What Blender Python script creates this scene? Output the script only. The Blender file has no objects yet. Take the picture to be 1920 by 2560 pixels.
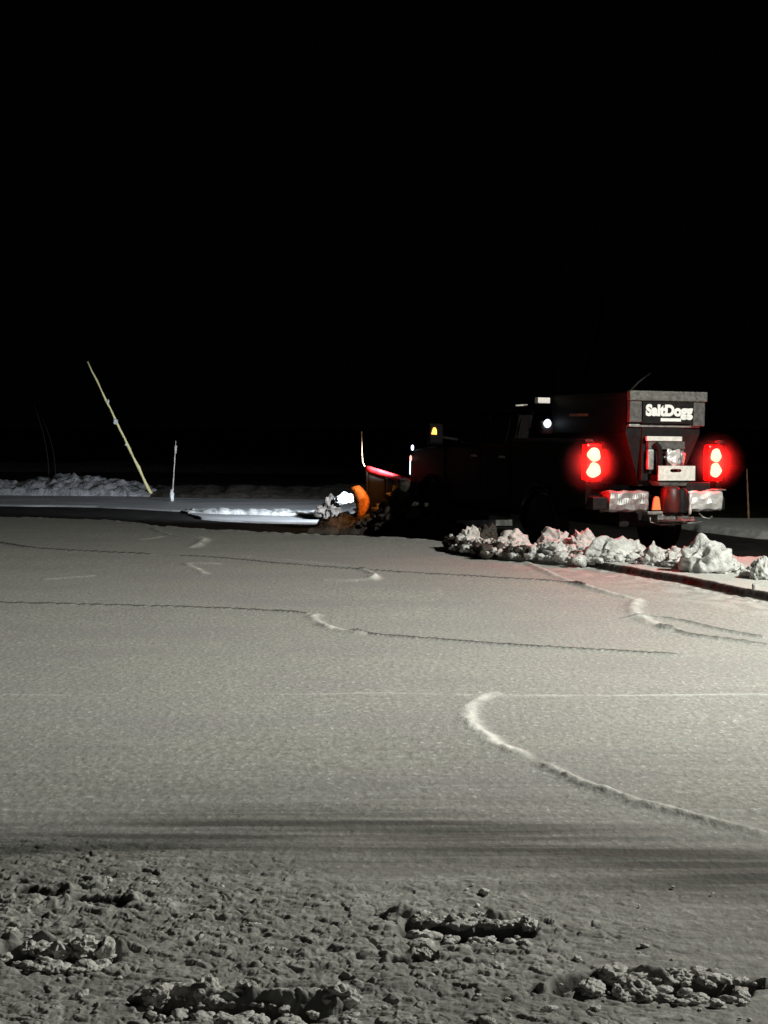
import bpy, bmesh, math
import numpy as np
from mathutils import Vector, Matrix
C = bpy.context.scene.collection
S = bpy.context.scene
R = math.radians

# ------------------------------------------------------------------ camera
CAMH = 1.6
PITCH = math.atan(212/3700)
cd = bpy.data.cameras.new('camera'); cam = bpy.data.objects.new('camera', cd); C.objects.link(cam)
cam.location = (0, 0, CAMH); cam.rotation_euler = (R(90)-PITCH, 0, 0)
cd.sensor_width = 36; cd.lens = 3700/2560*36; cd.clip_end = 2000; cd.clip_start = .05
S.camera = cam
# ------------------------------------------------------------------ night sky, exposure
w = bpy.data.worlds.new('World'); S.world = w; w.use_nodes = True
w.node_tree.nodes['Background'].inputs[0].default_value = (.5, .62, .8, 1)
w.node_tree.nodes['Background'].inputs[1].default_value = .0005
S.view_settings.view_transform = 'Standard'; S.view_settings.look = 'None'
S.view_settings.gamma = 1; S.view_settings.exposure = 0
S.cycles.use_denoising = True
S.cycles.volume_bounces = 0
S.cycles.max_bounces = 6
S.cycles.sample_clamp_indirect = 3

# ------------------------------------------------------------------ lamps
def aim(o, target):
    d = Vector(target)-o.location
    o.rotation_euler = d.to_track_quat('-Z', 'Y').to_euler()
def spot(name, loc, target, power, color, size, blend, radius, parent=None):
    l = bpy.data.lights.new(name, 'SPOT'); l.energy = power; l.color = color
    l.spot_size = R(size); l.spot_blend = blend; l.shadow_soft_size = radius
    o = bpy.data.objects.new(name, l); C.objects.link(o); o.location = loc; aim(o, target)
    if parent: o.parent = parent
    return o
LAMP = (9.2, 8.8, 7.2)
spot('flood_light', LAMP, (1.9, 12.4, 0), 8800, (1.0, 1.0, .90), 128, 1.0, .10)

# ------------------------------------------------------------------ materials
def mat(name, col=(.5,.5,.5), rough=.5, metal=0, emit=None, es=0, spec=.5):
    m = bpy.data.materials.new(name); m.use_nodes = True
    b = m.node_tree.nodes['Principled BSDF']
    b.inputs['Base Color'].default_value = (*col, 1); b.inputs['Roughness'].default_value = rough
    b.inputs['Metallic'].default_value = metal; b.inputs['Specular IOR Level'].default_value = spec
    if emit:
        b.inputs['Emission Color'].default_value = (*emit, 1); b.inputs['Emission Strength'].default_value = es
    return m
def noisy(name, c1, c2, scale, rough=(.4,.7), metal=0, bump=0, bscale=None, stretch=(1,1,1), detail=6, spec=.5):
    m = mat(name, c1, .5, metal, spec=spec); nt = m.node_tree; N = nt.nodes; L = nt.links
    b = N['Principled BSDF']
    tc = N.new('ShaderNodeTexCoord'); mp = N.new('ShaderNodeMapping'); mp.inputs['Scale'].default_value = stretch
    L.new(tc.outputs['Object'], mp.inputs[0])
    n = N.new('ShaderNodeTexNoise'); n.inputs['Scale'].default_value = scale; n.inputs['Detail'].default_value = detail
    n.inputs['Roughness'].default_value = .65
    L.new(mp.outputs[0], n.inputs['Vector'])
    r = N.new('ShaderNodeValToRGB'); r.color_ramp.elements[0].position = .35; r.color_ramp.elements[1].position = .65
    r.color_ramp.elements[0].color = (*c1, 1); r.color_ramp.elements[1].color = (*c2, 1)
    L.new(n.outputs['Fac'], r.inputs[0]); L.new(r.outputs[0], b.inputs['Base Color'])
    mr = N.new('ShaderNodeMapRange'); mr.inputs['To Min'].default_value = rough[0]; mr.inputs['To Max'].default_value = rough[1]
    L.new(n.outputs['Fac'], mr.inputs[0]); L.new(mr.outputs[0], b.inputs['Roughness'])
    if bump:
        n2 = N.new('ShaderNodeTexNoise'); n2.inputs['Scale'].default_value = bscale or scale*3; n2.inputs['Detail'].default_value = 8
        L.new(mp.outputs[0], n2.inputs['Vector'])
        bp = N.new('ShaderNodeBump'); bp.inputs['Distance'].default_value = bump; bp.inputs['Strength'].default_value = 1
        L.new(n2.outputs['Fac'], bp.inputs['Height']); L.new(bp.outputs[0], b.inputs['Normal'])
    return m

def lot_material():
    m = mat('packed_snow', rough=.75, spec=.08); nt = m.node_tree; N = nt.nodes; L = nt.links; b = N['Principled BSDF']
    tc = N.new('ShaderNodeTexCoord')
    def noise(scale, stretch, detail=6, rough=.6):
        mp = N.new('ShaderNodeMapping'); mp.inputs['Scale'].default_value = stretch
        L.new(tc.outputs['Object'], mp.inputs[0])
        n = N.new('ShaderNodeTexNoise'); n.inputs['Scale'].default_value = scale; n.inputs['Detail'].default_value = detail
        n.inputs['Roughness'].default_value = rough; L.new(mp.outputs[0], n.inputs['Vector']); return n.outputs['Fac']
    def mix(a, bcol, f):
        x = N.new('ShaderNodeMix'); x.data_type = 'RGBA'
        for s, v in ((6, a), (7, bcol)):
            if isinstance(v, tuple): x.inputs[s].default_value = (*v, 1)
            else: L.new(v, x.inputs[s])
        L.new(f, x.inputs[0]) if not isinstance(f, float) else setattr(x.inputs[0], 'default_value', f)
        return x.outputs[2]
    def rng(f, a, c, lo=0, hi=1):
        r = N.new('ShaderNodeMapRange'); r.inputs[1].default_value = a; r.inputs[2].default_value = c
        r.inputs[3].default_value = lo; r.inputs[4].default_value = hi; L.new(f, r.inputs[0]); return r.outputs[0]
    def attr(n):
        a = N.new('ShaderNodeAttribute'); a.attribute_name = n; return a.outputs['Fac']
    def mul(a, c):
        x = N.new('ShaderNodeMath'); x.operation = 'MULTIPLY'; L.new(a, x.inputs[0])
        L.new(c, x.inputs[1]) if not isinstance(c, float) else setattr(x.inputs[1], 'default_value', c)
        return x.outputs[0]
    grain = noise(30, (1, .6, 1), 4, .7)
    col = mix((.29, .29, .27), (.47, .47, .44), rng(grain, .34, .66))
    patch = noise(.9, (.6, 1.3, 1), 6, .6)
    col = mix(col, (.31, .30, .315), rng(patch, .42, .72, 0, .6))
    streak = noise(1.2, (.45, 7, 1), 7, .62)                 # streaks in the dark band
    fleck = noise(34, (1, .7, 1), 2, .5)
    col = mix(col, (.72, .72, .68), rng(fleck, .62, .72, 0, .7))
    col = mix(col, (.82, .82, .78), attr('fresh_or_pale'))
    col = mix(col, (.30, .295, .28), mul(attr('slush'), .5))
    col = mix(col, (.10, .10, .094), mul(rng(streak, .36, .60, .40, 1), attr('dark_band')))
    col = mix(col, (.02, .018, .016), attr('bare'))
    L.new(col, b.inputs['Base Color'])
    bp = N.new('ShaderNodeBump'); bp.inputs['Distance'].default_value = .0045; bp.inputs['Strength'].default_value = .8
    L.new(grain, bp.inputs['Height'])
    bp2 = N.new('ShaderNodeBump'); bp2.inputs['Distance'].default_value = .006; bp2.inputs['Strength'].default_value = .7
    L.new(fleck, bp2.inputs['Height']); L.new(bp.outputs[0], bp2.inputs['Normal'])
    L.new(bp2.outputs[0], b.inputs['Normal'])
    return m
M = dict(
    lot=lot_material(),
    snow=noisy('loose_snow', (.40,.41,.40), (.70,.71,.69), 9, (.6,.8), bump=.012, bscale=45),
    slush=noisy('dirty_slush', (.46,.45,.43), (.70,.69,.66), 14, (.5,.75), bump=.012, bscale=60),
    dirty_shaded=noisy('dirty_shaded_snow', (.018,.014,.011), (.075,.062,.050), 5, (.6,.8), bump=.03, bscale=25),  # dirt on the far bank; painted shade on the heap and windrow pieces
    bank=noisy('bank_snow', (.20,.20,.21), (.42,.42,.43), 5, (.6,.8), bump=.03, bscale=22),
    road_snow=noisy('road_snow', (.26,.26,.26), (.46,.46,.46), 1.2, (.5,.7), bump=.012, bscale=18, stretch=(.35,1.6,1)),
    asphalt=noisy('wet_asphalt', (.012,.011,.010), (.035,.032,.03), 3, (.5,.8), bump=.004, bscale=60, spec=.15),
    grass=noisy('winter_grass', (.018,.022,.008), (.05,.055,.022), 6, (.8,.95), bump=.04, bscale=30, spec=.1),
    paint=noisy('black_truck_paint', (.003,.0025,.0025), (.007,.006,.006), 4, (.3,.55), spec=.03),
    plastic=noisy('black_plastic', (.008,.007,.007), (.018,.016,.016), 18, (.45,.7), spec=.12),
    greyplastic=noisy('frosted_grey_plastic', (.05,.05,.047), (.17,.17,.155), 22, (.5,.8), bump=.004, bscale=60),
    greypanel=noisy('salt_dusted_panel', (.04,.038,.038), (.12,.115,.11), 16, (.5,.75)),
    letter=noisy('white_decal', (.80,.80,.78), (.95,.95,.92), 30, (.4,.5)),
    chrome=noisy('salt_hazed_chrome', (.70,.70,.70), (.95,.95,.93), 11, (.25,.5), metal=.45, bump=.006, bscale=14),
    dullchrome=noisy('dirty_chrome', (.22,.22,.22), (.45,.45,.45), 12, (.35,.6), metal=.5),
    steel=noisy('bare_steel', (.18,.18,.18), (.45,.45,.43), 14, (.3,.55), metal=.7),
    whitemetal=noisy('white_painted_plate', (.62,.60,.55), (.85,.84,.78), 20, (.35,.6)),
    rubber=noisy('tyre_rubber', (.005,.005,.005), (.012,.012,.012), 20, (.7,.9), spec=.2),
    glass=mat('dark_window_glass', (.01,.01,.012), .06),
    redpaint=noisy('red_plow_paint', (.45,.012,.018), (.62,.03,.03), 9, (.25,.45)),
    maroon=noisy('maroon_motor', (.05,.006,.005), (.11,.015,.012), 9, (.35,.6)),
    amberlens=mat('amber_reflector', (.85,.28,.10), .3),
    orange=noisy('snow_caked_orange', (.35,.10,.015), (.85,.34,.08), 9, (.6,.8), bump=.03, bscale=20),
    yellowstake=noisy('weathered_yellow_fibreglass', (.66,.56,.22), (.85,.78,.45), 9, (.5,.7), stretch=(1,1,.3)),
    whitestake=noisy('weathered_white_fibreglass', (.26,.23,.21), (.45,.42,.39), 9, (.5,.7), stretch=(1,1,.3)),
    brownstake=noisy('brown_wood', (.36,.2,.10), (.55,.33,.18), 9, (.6,.8)),
    bark=noisy('bark', (.02,.016,.01), (.05,.042,.028), 9, (.8,.95)),
    needles=noisy('dark_needles', (.03,.04,.02), (.06,.075,.035), 3, (.8,.95), spec=.1),
    redlens=mat('lit_red_lens', (.6,.0,.0), .25, emit=(1,.0,.0), es=9),
    redbulb=mat('lit_brake_lamp', (.9,.2,.1), .3, emit=(1,.0058,.0034), es=240),
    amberlit=mat('lit_amber_lens', (.9,.4,.1), .3, emit=(1,.42,.06), es=3.2),
    whitelit=mat('lit_white_lens', (.9,.9,.9), .3, emit=(.72,.85,1), es=2.6),
    paleredlit=mat('lit_pale_red_lens', (.9,.5,.5), .3, emit=(1,.42,.38), es=1.8),
    lampglass=mat('lit_flood_glass', (.9,.9,.9), .3, emit=(1,.98,.88), es=12),
)

# ------------------------------------------------------------------ helpers
def P3(px, py, z=0.0):
    """point of the level plane z that the photograph shows at pixel px, py (1920 x 2560)"""
    a = (px-960)/3700; c = (1280-py)/3700
    d = Vector((a, math.cos(PITCH)+c*math.sin(PITCH), -math.sin(PITCH)+c*math.cos(PITCH)))
    t = (z-CAMH)/d.z
    return Vector((d.x*t, d.y*t, z))
def P2(px, py, z=0.0):
    p = P3(px, py, z); return (p.x, p.y)
def tag(o, label=None, cat=None, group=None, kind=None):
    if label: o['label'] = label
    if cat: o['category'] = cat
    if group: o['group'] = group
    if kind: o['kind'] = kind
    return o
def empty(name, loc=(0,0,0), rz=0, parent=None):
    o = bpy.data.objects.new(name, None); o.empty_display_size = .2; C.objects.link(o)
    o.location = loc; o.rotation_euler = (0, 0, rz); o.parent = parent; return o
def link(name, me, m, parent=None, smooth=False):
    o = bpy.data.objects.new(name, me); C.objects.link(o); o.parent = parent
    if m: me.materials.append(m)
    if smooth: me.polygons.foreach_set('use_smooth', [True]*len(me.polygons))
    return o
def npmesh(name, V, F):
    me = bpy.data.meshes.new(name); V = np.asarray(V, np.float32); F = np.asarray(F, np.int32)
    k = F.shape[1]
    me.vertices.add(len(V)); me.vertices.foreach_set('co', V.ravel())
    me.loops.add(F.size); me.loops.foreach_set('vertex_index', F.ravel())
    me.polygons.add(len(F)); me.polygons.foreach_set('loop_start', np.arange(0, F.size, k, dtype=np.int32))
    me.polygons.foreach_set('loop_total', np.full(len(F), k, np.int32))
    me.update(); me.validate(); return me
class MB:
    def __init__(s): s.bm = bmesh.new()
    def box(s, x0, x1, y0, y1, z0, z1, bev=0, rot=None, taper=None):
        cx, cy, cz = (x0+x1)/2, (y0+y1)/2, (z0+z1)/2
        r = bmesh.ops.create_cube(s.bm, size=1, matrix=Matrix.Diagonal((abs(x1-x0), abs(y1-y0), abs(z1-z0), 1)))
        vs = r['verts']
        if taper:
            for v in vs:
                if v.co.z < 0: v.co.x *= taper[0]; v.co.y *= taper[1]
        if bev:
            es = list({e for v in vs for e in v.link_edges})
            q = bmesh.ops.bevel(s.bm, geom=es, offset=bev, segments=2, affect='EDGES', profile=.6)
            vs = list({v for f in q['faces'] for v in f.verts} | {v for v in vs if v.is_valid})
        m = Matrix.Translation((cx, cy, cz))
        if rot: m = m @ rot
        bmesh.ops.transform(s.bm, matrix=m, verts=vs); return s
    def tube(s, pts, r, n=10, cap=True):
        rs = r if isinstance(r, (list, tuple)) else [r]*len(pts)
        pts = [Vector(p) for p in pts]; rings = []
        for i, p in enumerate(pts):
            d = (pts[min(i+1, len(pts)-1)]-pts[max(i-1, 0)]).normalized()
            a = d.orthogonal().normalized() if i == 0 else (a-d*a.dot(d)).normalized()
            b = d.cross(a)
            rings.append([s.bm.verts.new(p+(a*math.cos(2*math.pi*k/n)+b*math.sin(2*math.pi*k/n))*rs[i]) for k in range(n)])
        for A, B in zip(rings, rings[1:]):
            for k in range(n): s.bm.faces.new((A[k], A[(k+1) % n], B[(k+1) % n], B[k]))
        if cap:
            s.bm.faces.new(list(reversed(rings[0]))); s.bm.faces.new(rings[-1])
        return s
    def prism(s, prof, x0, x1, bev=0):
        """prof: (y, z) points, extruded along x"""
        vs = [s.bm.verts.new((x0, y, z)) for y, z in prof]
        f = s.bm.faces.new(vs)
        r = bmesh.ops.extrude_face_region(s.bm, geom=[f])
        nv = [v for v in r['geom'] if isinstance(v, bmesh.types.BMVert)]
        bmesh.ops.translate(s.bm, vec=(x1-x0, 0, 0), verts=nv)
        if bev:
            allv = set(vs) | set(nv)
            es = list({e for v in allv for e in v.link_edges if len(e.link_faces) == 2 and e.calc_face_angle(0) > .5})
            bmesh.ops.bevel(s.bm, geom=es, offset=bev, segments=2, affect='EDGES', profile=.6)
        return s
    def lathe(s, prof, centre, axis='X', n=28):
        """prof: (radius, offset along the axis)"""
        rings = []
        for r, h in prof:
            ring = []
            for k in range(n):
                a = 2*math.pi*k/n; c, d = r*math.cos(a), r*math.sin(a)
                co = {'X': (h, c, d), 'Y': (c, h, d), 'Z': (c, d, h)}[axis]
                ring.append(s.bm.verts.new(Vector(co)+Vector(centre)))
            rings.append(ring)
        for A, B in zip(rings, rings[1:]):
            for k in range(n): s.bm.faces.new((A[k], A[(k+1) % n], B[(k+1) % n], B[k]))
        if prof[0][0] > 1e-4: s.bm.faces.new(list(reversed(rings[0])))
        if prof[-1][0] > 1e-4: s.bm.faces.new(rings[-1])
        return s
    def build(s, name, m, parent=None, smooth=False):
        bmesh.ops.recalc_face_normals(s.bm, faces=s.bm.faces)
        big = [f for f in s.bm.faces if len(f.verts) > 4]
        if big: bmesh.ops.triangulate(s.bm, faces=big)
        me = bpy.data.meshes.new(name); s.bm.to_mesh(me); s.bm.free()
        return link(name, me, m, parent, smooth)

# ------------------------------------------------------------------ numpy noise
def _h(ix, iy, iz, seed):
    n = (ix*374761393 + iy*668265263 + iz*2147483647 + seed*1274126177) & 0xffffffff
    n = ((n ^ (n >> 13))*1274126177) & 0xffffffff
    n = ((n ^ (n >> 16))*2246822519) & 0xffffffff
    return ((n ^ (n >> 15)) & 0xffffff)/float(0xffffff)
def vn(x, y, z=0.0, seed=0):
    z = np.zeros_like(x)+z
    xi, yi, zi = np.floor(x).astype(np.int64), np.floor(y).astype(np.int64), np.floor(z).astype(np.int64)
    u, v, t = x-xi, y-yi, z-zi
    u, v, t = u*u*(3-2*u), v*v*(3-2*v), t*t*(3-2*t)
    def g(a, b, c): return _h(xi+a, yi+b, zi+c, seed)
    lo = (g(0,0,0)*(1-u)+g(1,0,0)*u)*(1-v)+(g(0,1,0)*(1-u)+g(1,1,0)*u)*v
    hi = (g(0,0,1)*(1-u)+g(1,0,1)*u)*(1-v)+(g(0,1,1)*(1-u)+g(1,1,1)*u)*v
    return (lo*(1-t)+hi*t)*2-1
def fbm(x, y, z=0.0, seed=0, o=4, g=.5):
    s = 0; a = 1; t = 0
    for k in range(o):
        s = s+a*vn(x*2**k, y*2**k, np.asarray(z)*2**k, seed+k*17); t += a; a *= g
    return s/t
def worley(x, y, seed=0):
    xi, yi = np.floor(x).astype(np.int64), np.floor(y).astype(np.int64)
    f1 = np.full(x.shape, 9.0); f2 = f1.copy(); idv = np.zeros(x.shape)
    for a in (-1, 0, 1):
        for b in (-1, 0, 1):
            cx = xi+a+_h(xi+a, yi+b, xi*0, seed); cy = yi+b+_h(xi+a, yi+b, xi*0+1, seed)
            d = np.hypot(x-cx, y-cy); hv = _h(xi+a, yi+b, xi*0+2, seed)
            m = d < f1
            f2 = np.where(m, f1, np.minimum(f2, d)); idv = np.where(m, hv, idv); f1 = np.where(m, d, f1)
    return f1, f2, idv
def sst(a, b, x):
    t = np.clip((x-a)/(b-a), 0, 1); return t*t*(3-2*t)
def polydist(X, Y, pts):
    """distance to a polyline, signed (+ = left of its direction), and the run 0..1 along it"""
    best = np.full(X.shape, 1e9); sg = np.zeros(X.shape); run = np.zeros(X.shape)
    n = len(pts)-1
    for i in range(n):
        (ax, ay), (bx, by) = pts[i], pts[i+1]
        dx, dy = bx-ax, by-ay; l2 = dx*dx+dy*dy+1e-12
        t = np.clip(((X-ax)*dx+(Y-ay)*dy)/l2, 0, 1)
        d = np.hypot(X-ax-t*dx, Y-ay-t*dy); m = d < best
        best = np.where(m, d, best); sg = np.where(m, np.sign(dx*(Y-ay)-dy*(X-ax)), sg); run = np.where(m, (i+t)/n, run)
    return best, sg, run
def smoothline(pts, k=6):
    out = []
    P = [pts[0]]+list(pts)+[pts[-1]]
    for i in range(1, len(P)-2):
        for j in range(k):
            t = j/k; a, b, c, d = (np.array(P[i+q], float) for q in (-1, 0, 1, 2))
            out.append(tuple(.5*((2*b)+(-a+c)*t+(2*a-5*b+4*c-d)*t*t+(-a+3*b-3*c+d)*t**3)))
    out.append(tuple(pts[-1])); return out
def pxline(*pts, z=0): return smoothline([P2(a, b, z) for a, b in pts])

# ------------------------------------------------------------------ ground: wet tarmac under and beyond the snow
def tarmac():
    xs = np.concatenate([-np.geomspace(400, 12, 14), np.linspace(-10, 12, 60), np.geomspace(14, 400, 14)])
    ys = np.concatenate([np.linspace(-60, 4, 8), np.linspace(6, 44, 110), np.geomspace(46, 900, 20)])
    X, Y = np.meshgrid(xs, ys)
    Z = -.12+.012*fbm(X*.5, Y*.5, 0, 5, 3)
    nx, ny = len(xs), len(ys); i = np.arange(nx*ny).reshape(ny, nx)
    F = np.stack([i[:-1,:-1], i[:-1,1:], i[1:,1:], i[1:,:-1]], -1).reshape(-1, 4)
    o = link('ground', npmesh('ground', np.stack([X, Y, Z], -1).reshape(-1, 3), F), M['asphalt'], smooth=True)
    tag(o, kind='structure')
tarmac()

# ------------------------------------------------------------------ the snow-packed lot
EDGE = [(-60, 27.5), P2(-900, 1287), P2(0, 1291), P2(270, 1297), P2(400, 1316), P2(560, 1328), P2(800, 1338), P2(1000, 1347), (1.0, 20.3),
        (1.55, 19.3), (2.05, 18.35), (3.1, 18.15), (3.9, 17.9), (4.6, 17.2), (8, 15.3), (60, 10)]
STEP = [P2(1150, 1362), P2(1240, 1372), P2(1330, 1388), P2(1450, 1411), P2(1560, 1431), P2(1700, 1456), P2(1800, 1479), P2(1920, 1502), (3.95, 12.6), (5.2, 9.8), (8, 6), (12, 2)]
#        pixels of the little windrows the blade left:  height, half width, whiteness
RIDGES = [
 (pxline((1262,1738),(1215,1742),(1182,1762),(1170,1790),(1190,1825),(1240,1860),(1330,1902)), .022, .060, 1),
 (pxline((1330,1902),(1440,1950),(1560,1995),(1680,2030),(1800,2060),(1935,2092)), .024, .045, .6),
 (pxline((1120,1738),(1240,1740),(1500,1742),(1700,1741),(1940,1741)), .007, .026, .6),
 (pxline((600,1735),(740,1738),(930,1736),(1120,1738)), .005, .018, .5),
 (pxline((0,1735),(60,1737),(180,1738)), .004, .02, .4),
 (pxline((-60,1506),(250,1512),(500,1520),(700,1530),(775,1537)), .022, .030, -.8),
 (pxline((800,1538),(782,1545),(800,1562),(850,1577),(920,1588)), .026, .06, .75),
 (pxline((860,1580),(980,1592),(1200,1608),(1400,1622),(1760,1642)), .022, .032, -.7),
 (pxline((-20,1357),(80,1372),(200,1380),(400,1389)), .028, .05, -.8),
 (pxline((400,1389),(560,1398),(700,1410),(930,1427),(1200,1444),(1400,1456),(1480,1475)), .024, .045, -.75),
 (pxline((570,1390),(700,1400),(860,1415),(935,1436),(925,1448),(860,1453),(790,1450)), .020, .05, .15),
 (pxline((925,1440),(938,1446),(926,1452)), .03, .07, .95),
 (pxline((380,1322),(400,1332),(440,1342),(500,1349)), .022, .06, .0),
 (pxline((505,1346),(508,1354),(480,1371)), .03, .09, .8),
 (pxline((345,1350),(380,1347),(410,1342)), .012, .07, .7),
 (pxline((560,1412),(470,1412),(490,1424),(515,1437)), .02, .06, .7),
 (pxline((100,1450),(180,1444),(240,1440)), .010, .05, .5),
 (pxline((1180,1372),(1260,1385),(1330,1412),(1400,1445),(1500,1480),(1590,1500)), .030, .06, .45),
 (pxline((1598,1500),(1585,1515),(1590,1535),(1625,1556),(1690,1580)), .028, .08, .5),
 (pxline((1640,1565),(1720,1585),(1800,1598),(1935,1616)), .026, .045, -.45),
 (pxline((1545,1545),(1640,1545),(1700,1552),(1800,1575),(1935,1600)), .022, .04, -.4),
 (pxline((1590,1852),(1700,1846),(1800,1850),(1935,1856)), .006, .03, .25),
]
GOUGES = [  # (line, depth, half width)
 (pxline((1045,2322),(1110,2338),(1180,2342),(1260,2336),(1300,2330)), .05, .055),
 (pxline((1560,2476),(1620,2480),(1700,2484),(1790,2482),(1840,2476)), .045, .05),
 (pxline((1400,2478),(1440,2470),(1500,2452),(1540,2448)), .025, .03),
 (pxline((60,2398),(120,2404),(200,2406),(250,2402)), .05, .06),
 (pxline((400,2522),(500,2540),(620,2546),(760,2542)), .055, .05),
 (pxline((60,2233),(100,2236),(140,2234)), .02, .03),
 (pxline((210,2262),(240,2260),(290,2262)), .02, .025),
 (pxline((990,2410),(1040,2408),(1080,2404)), .02, .02),
]
def lot():
    rowpx = np.concatenate([np.arange(2660, 1800, -1.5), np.arange(1800, 1262, -1.0)])
    yr = np.array([P2(960, p)[1] for p in rowpx])
    yr = np.concatenate([np.linspace(-8, yr[0]-.12, 24), yr, np.linspace(yr[-1]+.5, yr[-1]+3, 4)])
    cp = np.concatenate([-np.geomspace(60000, 1150, 30), np.arange(-1100, 1101, 2.6), np.geomspace(1150, 60000, 30)])/3700
    wd = np.maximum(yr, 2.6)
    X = wd[:, None]*cp[None, :]; X = np.clip(X, -70, 70); Y = np.repeat(yr[:, None], len(cp), 1)
    ny, nx = X.shape
    core = (np.abs(X) < Y*.32+.6) & (Y > 2)
    Z = .02*fbm(X*.35, Y*.35, 0, 2, 3)*sst(3, 8, Y)
    fresh_or_pale = np.zeros_like(X); bare = np.zeros_like(X)  # fresh: clean snow, paler crests; bare: tarmac, plus painted shade
    near = sst(5.75, 4.6, Y+.35*vn(X*.9, Y*.9, 0, 8)-.1*sst(.5, -1.5, X)+.2*vn(X*3, Y*3, 0, 7))                      # churned slush close to the camera
    near *= np.clip(.72+.55*vn(X*.8+3, Y*1.2, 0, 9)-.28*sst(.0, 1.6, X), .12, 1)
    mid = .12+.0*X
    # crumbs and plates
    wx = X+.02*vn(X*14, Y*14, 0, 3); wy = Y+.02*vn(X*14+9, Y*14, 0, 4)
    f1, f2, iv = worley(wx*9, wy*13, 11)
    g1, g2, gv = worley(wx*21, wy*30, 12)
    lump = np.clip(1-f1*1.35, 0, 1)*(iv > .45)*(.3+iv)
    crumb = np.clip(1-g1*1.2, 0, 1)*(gv > .35)*(.3+gv)
    plate = sst(.02, .16, f2-f1)
    rough = .005*lump+.008*crumb+.006*plate*iv+.007*fbm(X*26, Y*44, 0, 15, 3)+.004*np.abs(vn(X*55, Y*85, 0, 18))
    rg = np.clip(1-2.4*np.abs(vn(wx*15, wy*27, 0, 81)+.5*vn(wx*33, wy*55, 0, 82)), 0, 1)
    h1, h2, hv = worley(wx*10+.6*vn(X*5, Y*5, 0, 83), wy*20, 84)
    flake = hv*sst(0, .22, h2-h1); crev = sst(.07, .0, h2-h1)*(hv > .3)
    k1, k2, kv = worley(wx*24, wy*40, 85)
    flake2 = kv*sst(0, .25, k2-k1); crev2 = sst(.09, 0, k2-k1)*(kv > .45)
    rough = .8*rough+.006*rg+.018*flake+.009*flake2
    bare = np.maximum(bare, near*np.maximum(.6*crev, .5*crev2)*np.clip(.6+vn(X*3, Y*4, 0, 86), 0, 1))  # shade in the crevices between flakes painted dark
    Z += .80*rough*near
    Z += .0022*fbm(X*26, Y*18, 0, 21, 4)*(1-near)*sst(14, 6, Y) + .0025*fbm(X*5, Y*4, 0, 25, 3)*(1-near)
    # blade drag streaks
    Z += .006*fbm(X*.7, Y*9, 0, 31, 4)*sst(9.5, 6.5, Y)*(1-near*.6)
    fresh_or_pale = np.maximum(fresh_or_pale, near*(.14*sst(.4, .9, lump)+.75*sst(.35, .95, rg)*np.clip(.5+vn(X*4, Y*6, 0, 87), 0, 1)*1.4+.40*sst(.6, .95, flake)))  # crests and flake tops coloured paler
    yb = Y+.14*np.clip(X, -2, 2)+.25*vn(X*.5, Y*.2, 0, 90)+.12*vn(X*1.3, Y*3, 0, 91)
    dark_band = .36*sst(8.2, 6.2, yb)*sst(3.2, 4.6, Y)+.72*np.exp(-(np.abs(yb-5.50)/.42)**2)  # broad streaky band of darker colour across the near lot
    for line, h, wdt, wh in RIDGES:
        xs = [p[0] for p in line]; ys = [p[1] for p in line]; m = 6*wdt+.05
        sel = (X > min(xs)-m) & (X < max(xs)+m) & (Y > min(ys)-m*2) & (Y < max(ys)+m*2)
        if not sel.any(): continue
        x, y = X[sel], Y[sel]
        jx = .18*wdt*vn(x*5, y*5, 0, 41)+.08*wdt*vn(x*30, y*30, 0, 42)
        d, s, run = polydist(x+jx, y+jx, line)
        fade = sst(0, .08, run)*sst(1, .92, run)*((.55+.45*np.clip(1+vn(x*2.3, y*2.3, 0, 43), 0, 1.3)) if wh >= 0 else 1)
        g = np.exp(-(d/wdt)**2*1.6)*fade
        Z[sel] += h*.8*g*(1+.2*vn(x*25, y*25, 0, 44))
        if wh >= 0: fresh_or_pale[sel] = np.maximum(fresh_or_pale[sel], wh*g*np.clip(.75+.6*vn(x*4+y*3, y*6, 0, 46), .15, 1))
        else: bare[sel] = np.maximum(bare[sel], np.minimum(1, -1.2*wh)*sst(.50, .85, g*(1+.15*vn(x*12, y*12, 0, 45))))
    for line, dp, wdt in GOUGES:
        xs = [p[0] for p in line]; ys = [p[1] for p in line]; m = .5
        sel = (X > min(xs)-m) & (X < max(xs)+m) & (Y > min(ys)-m) & (Y < max(ys)+m)
        x, y = X[sel], Y[sel]
        d, s, run = polydist(x+.02*vn(x*18, y*18, 0, 51), y+.02*vn(x*18+5, y*18, 0, 52), line)
        g = sst(1.4, .5, d/wdt+.25*vn(x*16, y*16, 0, 54))
        rim = np.exp(-((d/wdt-1.7)/.55)**2)*(s > 0)*(.6+.7*vn(x*20, y*20, 0, 53))
        Z[sel] += -dp*g+np.clip(rim, 0, 2)*dp*.8
        bare[sel] = np.maximum(bare[sel], g*.95)
    # raised slab on the right
    d, s, run = polydist(X, Y, STEP)
    dd = d*s+.03*vn(X*3, Y*3, 0, 61)+.007*vn(X*22, Y*22, 0, 62)
    step = sst(-.02, .045, dd)
    amt = sst(.0, .16, run)
    slab = step*amt
    Z += .07*slab+.006*slab*fbm(X*14, Y*14, 0, 63, 3)
    fresh_or_pale = np.maximum(fresh_or_pale, .42*slab)
    nb = np.exp(-((d-.14)/.10)**2)*(s < 0)*amt
    Z += nb*.02*np.clip(vn(X*18, Y*18, 0, 64), 0, 1)
    halo = sst(1.2, .1, d)*(s < 0)*amt
    fresh_or_pale = np.maximum(fresh_or_pale, halo*.35*np.clip(vn(X*9, Y*7, 0, 65)+.4, 0, 1))
    bare = np.maximum(bare, np.exp(-((dd-.005)/.066)**6)*amt*.99)  # shade on the slab's near face painted dark
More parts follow.
